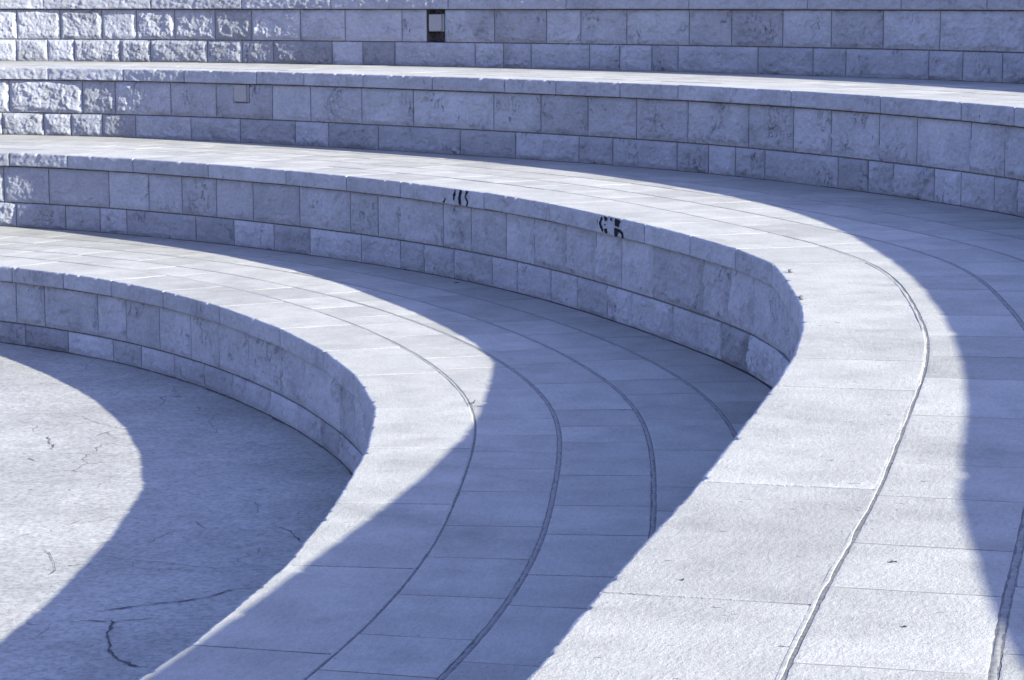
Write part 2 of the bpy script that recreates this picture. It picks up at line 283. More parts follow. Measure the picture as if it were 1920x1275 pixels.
def plain_material(name, color, rough=.8, nscale=40.0, amt=.25, bump=.001, spec=.3):
    m, nt = nodes_of(name); t = NT(nt)
    at = t.n('ShaderNodeTexCoord').outputs['Object']
    a = t.noise(at, nscale, 5.0, .65); g = t.noise(at, nscale * 9, 2.0)
    c = t.math('MULTIPLY', t.ramp(a, .25, .75, 1 - amt, 1 + amt), t.ramp(g, .2, .8, 1 - amt * .6, 1 + amt * .6))
    mul = t.n('ShaderNodeVectorMath', operation='SCALE'); mul.inputs[0].default_value = color; t.l(c, mul.inputs['Scale'])
    b = t.n('ShaderNodeBsdfPrincipled'); t.l(mul.outputs[0], b.inputs['Base Color'])
    b.inputs['Roughness'].default_value = rough; b.inputs['Specular IOR Level'].default_value = spec
    bp = t.n('ShaderNodeBump'); bp.inputs['Distance'].default_value = bump
    t.l(t.math('ADD', a, t.math('MULTIPLY', g, .3)), bp.inputs['Height']); t.l(bp.outputs[0], b.inputs['Normal'])
    o = t.n('ShaderNodeOutputMaterial'); t.l(b.outputs[0], o.inputs[0])
    return m

def concrete_material():
    m, nt = nodes_of('worn_concrete'); t = NT(nt)
    at = t.n('ShaderNodeTexCoord').outputs['Object']
    w = t.warp(at, 2.5, .25)
    broad = t.noise(w, 1.3, 6.0, .62)
    mid = t.noise(t.warp(at, 14.0, .03), 14.0, 8.0, .66)
    blot = t.noise(t.warp(at, 40.0, .02), 48.0, 5.0, .6)
    grain = t.noise(at, 240.0, 3.0, .65)
    pit = t.pits(t.warp(at, 50.0, .03), 30.0, .24, .10, .32)
    pit2 = t.pits(t.warp(at, 90.0, .014), 95.0, .20, .14, .36)
    pit = t.math('MULTIPLY', t.math('MAXIMUM', pit, pit2), t.ramp(t.noise(at, 2.4, 3.0), .42, .60))
    scr = t.ramp(t.math('ABSOLUTE', t.math('SUBTRACT', t.noise(t.warp(at, 4.0, .2), 5.5, 4.0, .6), .5)), 0.0, .010, 1.0, 0.0)
    scr = t.math('MULTIPLY', scr, t.ramp(t.noise(at, 3.3, 2.0), .52, .62))
    c = t.ramp(broad, .3, .7, .80, 1.10)
    c = t.math('MULTIPLY', c, t.ramp(mid, .3, .7, .84, 1.08))
    c = t.math('MULTIPLY', c, t.ramp(blot, .32, .60, .72, 1.07))
    c = t.math('MULTIPLY', c, t.ramp(grain, .2, .8, .90, 1.08))
    c = t.math('MULTIPLY', c, t.ramp(pit, 0, 1, 1.0, .34))
    c = t.math('MULTIPLY', c, t.ramp(scr, 0, 1, 1.0, .82))
    vf = t.n('ShaderNodeTexVoronoi', feature='DISTANCE_TO_EDGE'); t.l(t.warp(t.warp(at, 1.6, .5), 9.0, .06), vf.inputs['Vector']); vf.inputs['Scale'].default_value = 1.5
    fis = t.math('MULTIPLY', t.ramp(vf.outputs['Distance'], .0, .006, 1.0, 0.0), t.ramp(t.noise(at, 1.9, 3.0), .46, .60))
    c = t.math('MULTIPLY', c, t.ramp(fis, 0, 1, 1.0, .45))
    mul = t.n('ShaderNodeVectorMath', operation='SCALE'); mul.inputs[0].default_value = (.243, .243, .237); t.l(c, mul.inputs['Scale'])
    b = t.n('ShaderNodeBsdfPrincipled'); t.l(mul.outputs[0], b.inputs['Base Color'])
    b.inputs['Roughness'].default_value = .8; b.inputs['Specular IOR Level'].default_value = .3
    h = t.math('ADD', t.math('MULTIPLY', mid, 1.0), t.math('ADD', t.math('MULTIPLY', blot, .7), t.math('MULTIPLY', grain, .16)))
    h = t.math('SUBTRACT', h, t.math('ADD', t.math('MULTIPLY', pit, .8), t.math('MULTIPLY', fis, .5)))
    bp = t.n('ShaderNodeBump'); bp.inputs['Distance'].default_value = .0028
    t.l(h, bp.inputs['Height']); t.l(bp.outputs[0], b.inputs['Normal'])
    o = t.n('ShaderNodeOutputMaterial'); t.l(b.outputs[0], o.inputs[0])
    return m

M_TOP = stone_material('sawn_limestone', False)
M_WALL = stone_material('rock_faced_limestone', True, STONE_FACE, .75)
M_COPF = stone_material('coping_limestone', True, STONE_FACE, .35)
M_WMORT = plain_material('dirty_wall_mortar', (.075, .076, .08), .95, 60, .3, .0015)
M_MORT = plain_material('mortar', (.150, .150, .152), .95, 60, .25, .0015)
M_GAP = plain_material('joint_dirt_and_foot_shade', (.085, .086, .092), .95, 60, .4, .001)
M_BEAD = plain_material('pale_mortar', (.215, .216, .212), .95, 60, .22, .0022)
M_CONC = concrete_material()
M_CRACK = plain_material('crack_shade_and_dirt', (.045, .047, .055), .95, 50, .4)
M_EARTH = plain_material('dry_earth', (.24, .23, .22), .95, 1.5, .25, .01)
M_PAINT = plain_material('black_spray_paint', (.008, .008, .010), .9, 90, .5, .0005, .08)
M_NICHE = plain_material('dark_rubble', (.065, .063, .068), .95, 38, .7, .012)
M_COVER = plain_material('grey_painted_cover', (.165, .17, .185), .5, 15, .06, .0004)
M_BOX = plain_material('dull_box_side', (.15, .152, .16), .6, 20, .1, .0004)
M_CHIP = plain_material('dirty_stone_chip', (.10, .108, .13), .95, 120, .4, .002)
M_TWIG = plain_material('dry_weed', (.06, .063, .075), .9, 90, .4)
M_LEAF = plain_material('dead_leaf', (.045, .05, .062), .9, 60, .4)

# ---------------------------------------------------------------- stones
def chord(L, sa, sb, t, o, wig=None):
    """points of a straight-faced stone between joints sa and sb: t along it, o away from the rim"""
    Pa, Pb, Na, Nb = L.at(sa), L.at(sb), L.normal(sa), L.normal(sb)
    t = t[..., None]; o = o[..., None]
    return (1 - t) * (Pa + o * Na) + t * (Pb + o * Nb)

def rock(u, v, W, H, seed, amp, kind):
    """relief of a hand-dressed face: flat drafted edge, then broken stone standing proud"""
    d = np.minimum(np.minimum(u, W - u), np.minimum(v, H - v))
    dj = d + .010 * perlin(u * 22, v * 22, seed + 5)
    env = sstep(.004, .032, dj)
    lo = .60 + .40 * fbm(u * 5, v * 6, seed + 1, 2)
    fa = facets(u * 14 + .5 * perlin(u * 20, v * 20, seed + 8), v * 18, seed + 2) * .8 + facets(u * 34 + 3, v * 30, seed + 6) * .45
    ri = .5 - abs(perlin(u * 24, v * 20, seed + 3)) * 1.2
    hi = fbm(u * 60, v * 55, seed + 4, 2)
    r = amp * env * (np.clip(lo, .1, 1.3) + .50 * fa + .18 * ri)
    r = r + (.0012 + .12 * amp) * hi * sstep(0, .01, d)
    return r - .003 * (1 - sstep(0, .006, d))

def block(mb, L, sa, sb, z0, z1, seed, amp, gap, tint, res, cut=None, gapz=.0042):
    W = sb - sa; H = z1 - z0
    g = gap / W
    nu = max(4, int(W / res)); nv = max(4, int(H / res))
    e = .003
    tu = np.r_[0, e / W, np.linspace(.012 / W, 1 - .012 / W, nu), 1 - e / W, 1]
    tv = np.r_[0, e / H, np.linspace(.011 / H, 1 - .011 / H, nv), 1 - e / H, 1]
    U, Vv = np.meshgrid(tu, tv, indexing='ij')
    # a slightly uneven joint line
    u = U * W; v = Vv * H
    disp = rock(u, v, W, H, seed, amp, 0)
    zz = z0 + gapz + v * (1 - 2 * gapz / H)
    tt = g * .5 + U * (1 - g)
    edge = np.minimum(np.minimum(u, W - u), np.minimum(v, H - v)) < 1e-6
    wob = .0016 * perlin(u * 30 + seed, v * 30, seed + 9)
    zz = zz + np.where((v < .004) | (v > H - .004), wob, 0)
    if cut is not None:
        s = sa + tt * W
        disp = np.where((s > cut[0]) & (s < cut[1]) & (zz > cut[2]), -.03, disp)
    P2 = chord(L, sa, sb, tt, OV - disp)
    P = np.concatenate([P2, zz[..., None]], -1)
    off = np.array([seed * 3.17 % 50, seed * 1.73 % 50, seed % 97])
    uv = np.stack([u, v, np.zeros_like(u)], -1) + off
    n = L.normal((sa + sb) / 2); front = np.array([-n[0], -n[1], 0])
    mb.grid(P, tint, uv, front)
    # returns into the joint
    for sl in ((0, slice(None)), (-1, slice(None)), (slice(None), 0), (slice(None), -1)):
        a = P[sl]; b = a - front * .03
        mb.grid(np.stack([a, b], 1), tint, np.stack([uv[sl], uv[sl] + np.array([0, 0, .03])], 1), None)

def coping_stone(L, sa, sb, zt, w, seed, tint, parent, name, fine, gap=.0070, amp=.006):
    W = float(np.linalg.norm(L.at(sb) - L.at(sa)))
    mb = MB(); res = .011 if fine else .05
    nu = max(6, int(W / res)); tu = np.r_[0, np.linspace(.004 / W, 1 - .004 / W, nu), 1]
    # profile: back of the top, top, arris, rough front, underside
    prof = [(w + .0005, -.012), (w + .0005, -.0006), (w - .002, -.0001), (w - .005, 0), (w - .009, 0)]
    prof += [(o, 0) for o in np.linspace(w - .03, .05, 7)] + [(.034, 0), (.024, 0), (.016, 0), (.010, 0), (.005, -.0008), (.0015, -.003)]
    nf = 11 if fine else 4
    prof += [(0, -h) for h in np.linspace(.008, COP - .010, nf)] + [(.001, -COP + .006), (.004, -COP + .0035), (.012, -COP + .003), (.05, -COP + .003)]
    pr = np.array(prof)
    T, K = np.meshgrid(tu, np.arange(len(pr)), indexing='ij')
    o = pr[K, 0]; z = pr[K, 1]; u = T * W
    arc = np.cumsum(np.r_[0, np.hypot(*np.diff(pr, axis=0).T)])[K]
    dtop = -z
    side = np.minimum(u, W - u)
    front = (o < .0045) & (z < -.001)
    env = sstep(.0, .015, dtop) * sstep(0, .012, COP - dtop) * sstep(0, .02, side)
    rough = (fbm(u * 16, dtop * 22, seed, 3) * .6 + facets(u * 26, dtop * 30, seed + 1) * .7 + .35 * fbm(u * 60, dtop * 40, seed + 2, 2))
    dd = np.where(front, amp * rough * env, 0)
    # uneven, nicked arris
    near = np.exp(-((np.maximum(o, 0) + dtop) / .010) ** 2)
    nick = np.clip(perlin(u * 17, u * 0 + seed, seed + 3) - .34, 0, 1) * .034 + np.clip(perlin(u * 90, u * 0, seed + 4) - .3, 0, 1) * .007
    line = .0034 * fbm(u * 9, u * 0 + 3.3, seed + 5, 3)
    oo = o - dd + near * (nick + line) + .0 * T
    zz = z - near * nick * .7
    endr = .0020 * (1 - sstep(0, .006, side))
    oo = oo + np.where(front, endr, 0); zz = zz - np.where(o > .0045, endr * .5, 0) * (z > -.01)
    lev = float(np.interp(seed % 7, [0, 6], [-.0012, .0012]))
    flat = np.where(z > -.001, .0007 * fbm(u * 5, o * 6, seed + 7, 2), 0)
    g = gap / W; tt = g * .5 + T * (1 - g)
    kk = (.15 + .85 * sstep(.08, w - .02, o))[..., None]
    sc = sa + tt * (sb - sa)
    plan = chord(L, sa, sb, tt, oo) * (1 - kk) + (L.at(sc) + oo[..., None] * L.normal(sc)) * kk
    P = np.concatenate([plan, (zt + zz + lev + flat)[..., None]], -1)
    off = np.array([seed * 2.31 % 50, seed * 1.37 % 50, seed % 89])
    uv = np.stack([u, arc, np.zeros_like(u)], -1) + off
    # separate top and front so that each has its own finish
    ia = len(pr) - nf - 4 - 3
    n = L.normal((sa + sb) / 2)
    mb.grid(P[:, :ia + 1], tint, uv[:, :ia + 1], (0, 0, 1), 0)
    mb.F[-1] = mb.F[-1] if True else None
    q = P[:, ia:]
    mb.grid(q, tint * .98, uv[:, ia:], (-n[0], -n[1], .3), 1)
    for e in (0, -1):
        a = P[e]; c = np.r_[chord(L, sa, sb, tt[e, :1], np.array([w * .5]))[0], zt - COP * .5]
        mb.grid(np.stack([a, np.tile(c, (len(a), 1))], 1), tint, np.stack([uv[e], uv[e]], 1), None, 1)
    return mb.build(name, [M_TOP, M_COPF], parent), P

def paver_row(parent, L, joints, oin, oout, zt, seed0, name='paving_row', fine=True, tgap=.0062, ogap=.006):
    mb = MB()
    for j, (sa, sb) in enumerate(zip(joints, joints[1:])):
        seed = seed0 * 131 + j
        r = np.random.default_rng(seed)
        oa, ob = oin(np.array([sa, sb])), oout(np.array([sa, sb]))
        Wd = float((ob - oa).mean())
        if Wd < .05: continue
        Ls = sb - sa
        nu, nv = 14, 10
        b = .004
        tu = np.r_[0, b / Ls, np.linspace(.03, .97, nu), 1 - b / Ls, 1]
        tv = np.r_[0, b / Wd, np.linspace(.03, .97, nv), 1 - b / Wd, 1]
        U, V = np.meshgrid(tu, tv, indexing='ij')
        g = tgap / Ls; gw = ogap / Wd
        tt = g / 2 + U * (1 - g)
        vv = gw / 2 + V * (1 - gw)
        o = (oa[0] * (1 - tt) + oa[1] * tt) * (1 - vv) + (ob[0] * (1 - tt) + ob[1] * tt) * vv
        u = U * Ls; v = V * Wd
        edge = np.minimum(np.minimum(u, Ls - u), np.minimum(v, Wd - v))
        lev = r.uniform(0, .0007); ta, tb = r.normal(0, .0004, 2)
        z = lev + ta * (U - .5) + tb * (V - .5) + .0003 * fbm(u * 6, v * 6, seed, 2)
        z = z - .0004 * (1 - sstep(0, .005, edge)) + .0002 * perlin(u * 40, v * 40, seed)
        wob = .0014 * perlin(u * 25, v * 25, seed + 2)
        s = sa + tt * Ls + np.where((u < .002) | (u > Ls - .002), wob, 0)
        o = o + np.where((v < .002) | (v > Wd - .002), wob * 1.3, 0)
        p = L.at(s, 0) + o[..., None] * L.normal(s)
        P = np.concatenate([p, (zt + z)[..., None]], -1)
        off = np.array([seed * 1.93 % 50, seed * 2.77 % 50, seed % 83])
        uv = np.stack([u, v, 0 * u], -1) + off
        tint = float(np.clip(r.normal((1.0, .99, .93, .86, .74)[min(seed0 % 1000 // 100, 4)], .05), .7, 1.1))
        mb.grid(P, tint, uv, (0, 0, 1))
        for sl in ((0, slice(None)), (-1, slice(None)), (slice(None), 0), (slice(None), -1)):
            a = P[sl]; bb = a - np.array([0, 0, .014])
            mb.grid(np.stack([a, bb], 1), tint, np.stack([uv[sl], uv[sl]], 1), None)
    return mb.build(name, M_TOP, parent)

def ribbon(mb, L, s, o0, o1, z, n=2, mat=0, zf=None, up=(0, 0, 1)):
    t = np.linspace(0, 1, n)
    O0 = o0(s) if callable(o0) else np.full_like(s, o0); O1 = o1(s) if callable(o1) else np.full_like(s, o1)
    O = O0[:, None] * (1 - t) + O1[:, None] * t
    S = np.repeat(s[:, None], n, 1)
    p = L.at(S, 0) + O[..., None] * L.normal(S)
    zz = np.full_like(O, z) if zf is None else z + zf(S, O, t[None, :] + 0 * O)
    mb.grid(np.concatenate([p, zz[..., None]], -1), 1.0, np.stack([S, O, 0 * S], -1), up, mat)

WALL_LABEL = ['lowest curved stone wall, standing on the worn concrete floor',
              'second curved stone wall from the floor, with black spray paint marks on its coping',
              'third curved stone wall from the floor, with one grey box flush under its coping',
              'topmost curved stone wall, with a dark open hole holding a grey box']
PAVE_LABEL = ['lowest paved terrace step, between the lowest wall and the painted wall',
              'middle paved terrace step, broad and mostly sunlit, above the painted wall',
              'highest visible paved terrace step, a thin sunlit band below the topmost wall',
              'paved top terrace behind the topmost wall']
VIS = [(-4.6, 6.6), (-7.0, 9.2), (-3.2, 10.4), (-2.9, 10.0)]
AMPS = [(.008, .016), (.008, .018), (.010, .020), (.011, .021)]
NICHE = (3.036, 3.208)
BOX3 = (6.385, 6.541)
walls, copP = [], {}
seed = 1
for i, L in enumerate(LN):
    base = L.at(3.0)
    wl = thing('stone_wall', (float(base[0]), float(base[1]), Z[i]), WALL_LABEL[i], 'wall', 'curved stone walls of the terraces', 'thing')
    walls.append(wl)
    zt, zc, zm, zb = Z[i + 1], Z[i + 1] - COP, ZM[i], Z[i]
    lo, hi = L.lo, L.hi
    jc = fill_joints(JOINTS['C%d' % i] + ([-6.27, -6.8] if i == 1 else []), lo, hi, .5, .95, 1.45)
    ju = fill_joints(JOINTS['U%d' % i] + ([NICHE[0], NICHE[1]] if i == 3 else []), lo, hi, .3, .55, .8)
    jl = fill_joints(JOINTS['L%d' % i], lo, hi, .25, .6, .8)
    if i == 3:
        ju = np.array([v for v in ju if not (NICHE[0] - .06 < v < NICHE[0] - .001 or NICHE[0] + .001 < v < NICHE[1] - .001 or NICHE[1] + .001 < v < NICHE[1] + .06)])
    cor = []
    for a, b in zip(jc, jc[1:]):
        fine = b > VIS[i][0] and a < VIS[i][1]
        if fine or True:
            _, P = coping_stone(L, a, b, zt, ROWS[i][0], seed, float(np.clip(rng.normal(1, .04), .9, 1.08)), wl, 'coping_stone', fine, amp=(.0045, .005, .0065, .007)[i])
            copP[(i, round(a, 3))] = (a, b, seed); seed += 1
    for nm, jj, z0, z1 in (('upper_course', ju, zm, zc), ('lower_course', jl, zb - .004, zm)):
        mb = MB()
        for a, b in zip(jj, jj[1:]):
            seed += 1
            if i == 3 and nm == 'upper_course' and abs(a - NICHE[0]) < .002: continue
            fine = b > VIS[i][0] and a < VIS[i][1]
            amp = rng.uniform(*AMPS[i])
            tint = rng.normal(1.02, .09) if nm == 'upper_course' else rng.normal(.90, .115)
            block(mb, L, a, b, z0, z1, seed, amp, .0068, float(np.clip(tint, .68, 1.12)), .0085 if fine else .05,
                  (BOX3[0], BOX3[1], zt - .228) if i == 2 and nm == 'upper_course' else None)
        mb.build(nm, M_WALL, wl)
    # mortar standing a little back in every joint
    mb = MB()
    s = np.arange(lo, hi, .06); s = np.sort(np.r_[s, NICHE]) if i == 3 else s
    for z0, z1 in ((zb - .02, zm), (zm, zc + .004)):
        for sel in ([s] if not (i == 3 and z0 == zm) else [s[s <= NICHE[0] + 1e-6], s[s >= NICHE[1] - 1e-6]]):
            p = L.at(sel, OV + .009)
            P = np.stack([np.c_[p, np.full(len(p), z0)], np.c_[p, np.full(len(p), z1)]], 1)
            mb.grid(P, 1.0, None, None)
    p0, p1 = L.at(s, .015), L.at(s, .06)
    mb.grid(np.stack([np.c_[p0, np.full(len(p0), zt - .010)], np.c_[p0, np.full(len(p0), zc + .004)], np.c_[p1, np.full(len(p1), zc + .004)]], 1), 1.0, None, None)
    mb.build('mortar', M_WMORT, wl)

# ---------------------------------------------------------------- paving of the terraces
for i, L in enumerate(LN):
    base = L.at(3.0, .8)
    pv = thing('pavement', (float(base[0]), float(base[1]), Z[i + 1]), PAVE_LABEL[i], 'pavement', None, 'structure')
    lo, hi = L.lo, L.hi
    zt = Z[i + 1]
    if i < 3:
        sg = np.arange(lo, hi, .1); dg = depth_to(i, sg)
        k = np.ones(5) / 5; dg = np.convolve(np.pad(dg, 2, mode='edge'), k, mode='valid')
        last = lambda s, sg=sg, dg=dg: np.interp(s, sg, dg) + .02
    else:
        last = lambda s: np.full_like(np.asarray(s, float), 2.2)
    bounds = [(lambda s, v=v: np.minimum(np.full_like(np.asarray(s, float), v), last(s))) for v in ROWS[i]] + [last]
    for r in range(len(bounds) - 1):
        key = 'P%d_%d' % (i, r)
        k0 = JOINTS.get(key, list(np.arange(-1, 1.5, .37) + rng.uniform(-.1, .1)))
        if key in ('P0_0', 'P1_0'): k0 = k0
        jj = fill_joints(k0, lo, hi, .3, .5, .75)
        first = r == 0
        oi = (lambda s, f=bounds[r], d=(.0098 if first and i == 1 else .0080 if first else .0062): f(s) + d)
        oo = (lambda s, f=bounds[r + 1], lastrow=(r == len(bounds) - 2): f(s) - (0 if lastrow else .0062))
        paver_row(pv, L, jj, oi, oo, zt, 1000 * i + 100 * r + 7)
    # mortar: a bed just under the slabs, and a hand-struck bead behind the coping
    mb = MB(); s = np.arange(lo, hi, .02)
    ribbon(mb, L, np.arange(lo, hi, .1), ROWS[i][0] + .002, last, zt - .0007, 2, 2)
    hgt = .0055 if i == 1 else .0026
    wid = .0088 if i == 1 else .0066
    def bead(S, O, T, hgt=hgt, i=i):
        # struck sloping: flush with the coping, sunk against the paving behind
        crack = sstep(.70, .86, T + .16 * fbm(S * 7, T * 0 + 5, 40 + i, 3))
        return .0001 + .0002 * np.sin(np.clip(T / .75, 0, 1) * np.pi) + .0003 * perlin(S * 60, T * 4, 41 + i) + .0002 * perlin(S * 12, T * 1.5, 43 + i) - hgt * crack
    w0 = ROWS[i][0]
    ribbon(mb, L, s, w0 - .0030, lambda s_, w0=w0, wid=wid, i=i: w0 + wid * (.85 + .45 * fbm(s_ * 5, s_ * 0, 60 + i, 2)), zt, 14, 1, bead)
    for r in range(1, len(bounds) - 1):
        def low(S, O, T, i=i, r=r):
            prof = np.sin(np.clip(T, 0, 1) * np.pi) ** .5
            return -.0012 + .0012 * prof + .0012 * perlin(S * 20, T * 2, 80 + i * 9 + r)
        ribbon(mb, L, s, lambda s_, f=bounds[r]: f(s_) - .0072, lambda s_, f=bounds[r]: f(s_) + .0072, zt, 5, 0, low)
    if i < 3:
        # grit at the next wall's foot, painted dark to deepen the shade there
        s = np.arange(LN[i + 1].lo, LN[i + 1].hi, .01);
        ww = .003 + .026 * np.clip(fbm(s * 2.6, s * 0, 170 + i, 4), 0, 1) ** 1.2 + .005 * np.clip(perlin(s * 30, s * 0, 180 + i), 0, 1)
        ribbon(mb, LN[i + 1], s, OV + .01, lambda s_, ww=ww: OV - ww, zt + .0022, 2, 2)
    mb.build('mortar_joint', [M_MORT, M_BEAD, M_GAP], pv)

# ---------------------------------------------------------------- floor, ground
mb = MB()
gx = np.r_[-40, -12, np.linspace(-7, 1.5, 120), 4]; gy = np.r_[-8, np.linspace(0, 18, 220), 26, 40]
X, Y = np.meshgrid(gx, gy, indexing='ij')
Zf = .004 * fbm(X * .9, Y * .9, 5, 3) * ((X > -7) & (X < 1.5)) - .004
mb.grid(np.stack([X, Y, Zf], -1), 1.0, None, (0, 0, 1), 0)
def fz(x, y): return .004 * fbm(np.asarray(x) * .9, np.asarray(y) * .9, 5, 3) - .004
def crack(mb, pts, w, seed):  # flat dark ribbon: shade of the crack's depth painted on, dirt included
    p = np.array(pts, float); seg = np.r_[0, np.cumsum(np.hypot(*np.diff(p, axis=0).T))]
    t = np.arange(0, seg[-1], .012)
    q = np.c_[np.interp(t, seg, p[:, 0]), np.interp(t, seg, p[:, 1])]
    q[:, 0] += .010 * fbm(t * 18, t * 0, seed, 3); q[:, 1] += .010 * fbm(t * 18, t * 0 + 9, seed + 1, 3)
    d = np.gradient(q, axis=0); d /= np.hypot(*d.T)[:, None] + 1e-9
    ww = w * np.clip(.55 + 1.1 * fbm(t * 14, t * 0 + 4, seed + 2, 3), .35, 1.6) * np.minimum(1, np.minimum(t, t[-1] - t) / .05 + .15)
    n = np.c_[-d[:, 1], d[:, 0]] * ww[:, None]
    A, B = q + n, q - n
    mb.grid(np.stack([np.c_[A, fz(*A.T) + .0030], np.c_[B, fz(*B.T) + .0030]], 1), 1.0, None, (0, 0, 1), 1)
CW = {'c2': .0050, 'c4': .0065, 'c1': .0022, 'c3': .0030, 'c7': .0022, 'c6': .0040, 'c5': .003, 'c12': .0014, 'c13': .0012, 'c14': .0016, 'c18': .0012, 'c16': .002, 'c9': .002, 'c15': .0025, 'c11': .003}
for k, (nm, pts) in enumerate(CRACKS.items()): crack(mb, pts, CW.get(nm, .002), 300 + 7 * k)
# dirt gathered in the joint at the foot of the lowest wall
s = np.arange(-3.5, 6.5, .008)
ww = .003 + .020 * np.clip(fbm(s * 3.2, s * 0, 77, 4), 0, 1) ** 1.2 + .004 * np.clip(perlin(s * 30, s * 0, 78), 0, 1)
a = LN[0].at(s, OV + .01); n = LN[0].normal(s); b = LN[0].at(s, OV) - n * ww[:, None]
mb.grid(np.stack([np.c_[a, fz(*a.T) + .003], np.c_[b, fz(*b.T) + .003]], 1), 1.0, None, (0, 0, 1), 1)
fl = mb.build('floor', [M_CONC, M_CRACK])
tag(fl, 'worn cracked concrete floor inside the lowest curved wall', 'floor', None, 'structure')

mb = MB(); q = LN[3]
s = np.arange(q.lo, q.hi, .25)
far = q.at(s, 2.1)
d = far - np.array([-6.0, 8.0]); d /= np.hypot(*d.T)[:, None]
P = np.stack([np.c_[far + d * r, np.full(len(far), Z[4] - .012 - .003 * r)] for r in (0, 2, 8, 30, 120, 400)], 1)
mb.grid(P, 1.0, None, (0, 0, 1))
g = np.array([[[-500, -500, -.06], [-500, 500, -.06]], [[500, -500, -.06], [500, 500, -.06]]], float)
mb.grid(g, 1.0, None, (0, 0, 1))
gr = mb.build('ground', M_EARTH)
tag(gr, 'dry bare ground around and behind the terraces', 'ground', None, 'structure')

# ---------------------------------------------------------------- paint marks on the coping of the second wall
L = LN[1]
def cop_front(s, zr):
    """a point on the coping's front at s, zr below its top: straight-chord face like the stones'"""
    for (i, _), (a, b, sd) in copP.items():
        if i == 1 and a <= s <= b:
            W = float(np.linalg.norm(L.at(b) - L.at(a))); t = (s - a) / (b - a); u = t * W; dt = -zr
            env = sstep(0, .015, dt) * sstep(0, .012, COP - dt)
            U, D = np.array([u]), np.array([dt])
            rough = fbm(U * 16, D * 22, sd, 3) * .6 + facets(U * 26, D * 30, sd + 1) * .7 + .35 * fbm(U * 60, D * 40, sd + 2, 2)
            oo = -.005 * rough * env - .0022; g_ = .0070 / W; tt = np.array([t]); sc = a + t * (b - a)
            return (.85 * chord(L, a, b, tt, oo) + .15 * (L.at(np.array([sc])) + oo[:, None] * L.normal(np.array([sc]))))[0]
def stroke(mb, pts, seed, wid=2.1):
    p = np.array(pts, float); p[:, 1] = np.clip(p[:, 1], -COP + .004, -.002)
    # keep a stroke inside one stone
    seg = np.r_[0, np.cumsum(np.hypot(*np.diff(p[:, :2], axis=0).T))]
    t = np.linspace(0, seg[-1], max(8, int(seg[-1] / .003)))
    c = np.c_[[np.interp(t, seg, p[:, k]) for k in (0, 1, 2)]].T
    k = np.ones(5) / 5
    for j in (0, 1, 2): c[:, j] = np.convolve(np.pad(c[:, j], 2, mode='edge'), k, mode='valid')
    w = c[:, 2] * wid * (1 + .35 * fbm(t * 120, t * 0, seed, 2))
    d = np.gradient(c[:, :2], axis=0); d[:, 0] *= .6; d /= np.hypot(*d.T)[:, None] + 1e-9
    n = np.c_[-d[:, 1] * 1.7, d[:, 0] * .8]
    G = np.zeros((len(t), 3, 3))
    for a in range(len(t)):
        for b, f in enumerate((-1, 0, 1)):
            s_, z_ = c[a, 0] + n[a, 0] * w[a] * f, min(-.001, c[a, 1] + n[a, 1] * w[a] * f)
            q = cop_front(s_, z_); G[a, b] = (q[0], q[1], Z[2] + z_)
    nn = L.normal(c[0, 0]); mb.grid(G, 1.0, None, None)
for j, k in enumerate(sorted(GRAFFITI)):
    mb = MB(); stroke(mb, GRAFFITI[k], 500 + j * 3, 2.6 if k[0] == 'a' else 3.1)
    o = mb.build('paint_mark', M_PAINT, walls[1])
    o['label'] = 'thin curved black paint stroke' if k[0] == 'a' else 'thick broken black paint stroke'

# ---------------------------------------------------------------- niche and boxes
def boxmesh(mb, L, sa, sb, o0, o1, z0, z1, bev=.004):
    """box with rounded front edges; o0 is its face, o1 its back"""
    t = np.array([0, 1.0])
    def ring(ins, o):
        c = [(sa + ins, z0 + ins), (sb - ins, z0 + ins), (sb - ins, z1 - ins), (sa + ins, z1 - ins), (sa + ins, z0 + ins)]
        P = []
        for s_, z_ in c:
            q = chord(L, sa, sb, np.array([(s_ - sa) / (sb - sa)]), np.array([o]))[0]; P.append((q[0], q[1], z_))
        return np.array(P)
    R = np.stack([ring(0, o1), ring(0, o0 + bev), ring(bev * .3, o0 + bev * .3), ring(bev, o0)], 0)
    mb.grid(R, 1.0, None, None)
    f = R[-1]; mb.grid(np.stack([np.stack([f[0], f[1]]), np.stack([f[3], f[2]])]), 1.0, None, None)

L = LN[3]; zt = Z[4]; zc = zt - COP
mb = MB()
sa, sb = NICHE
ns, nz = 18, 22
S, Q = np.meshgrid(np.linspace(sa - .01, sb + .01, ns), np.linspace(ZM[3] - .01, zc + .03, nz), indexing='ij')
depth = OV + .10 + .018 * fbm(S * 30, Q * 30, 9, 3)
p = L.at(S) + depth[..., None] * L.normal(S)
mb.grid(np.concatenate([p, Q[..., None]], -1), 1.0, None, None)
for s_ in (sa, sb):
    q0, q1 = L.at(s_, OV + .002), L.at(s_, OV + .13)
    mb.grid(np.array([[[*q0, ZM[3]], [*q1, ZM[3]]], [[*q0, zc + .02], [*q1, zc + .02]]]), 1.0, None, None)
for z_ in (ZM[3] + .003, zc + .0015):
    a, b = L.at(np.array([sa, sb]), OV + .002), L.at(np.array([sa, sb]), OV + .13)
    mb.grid(np.array([[[*a[0], z_], [*b[0], z_]], [[*a[1], z_], [*b[1], z_]]]), 1.0, None, None)
ni = mb.build('niche', M_NICHE, walls[3]); ni['label'] = 'dark open hole with rubble at its back'

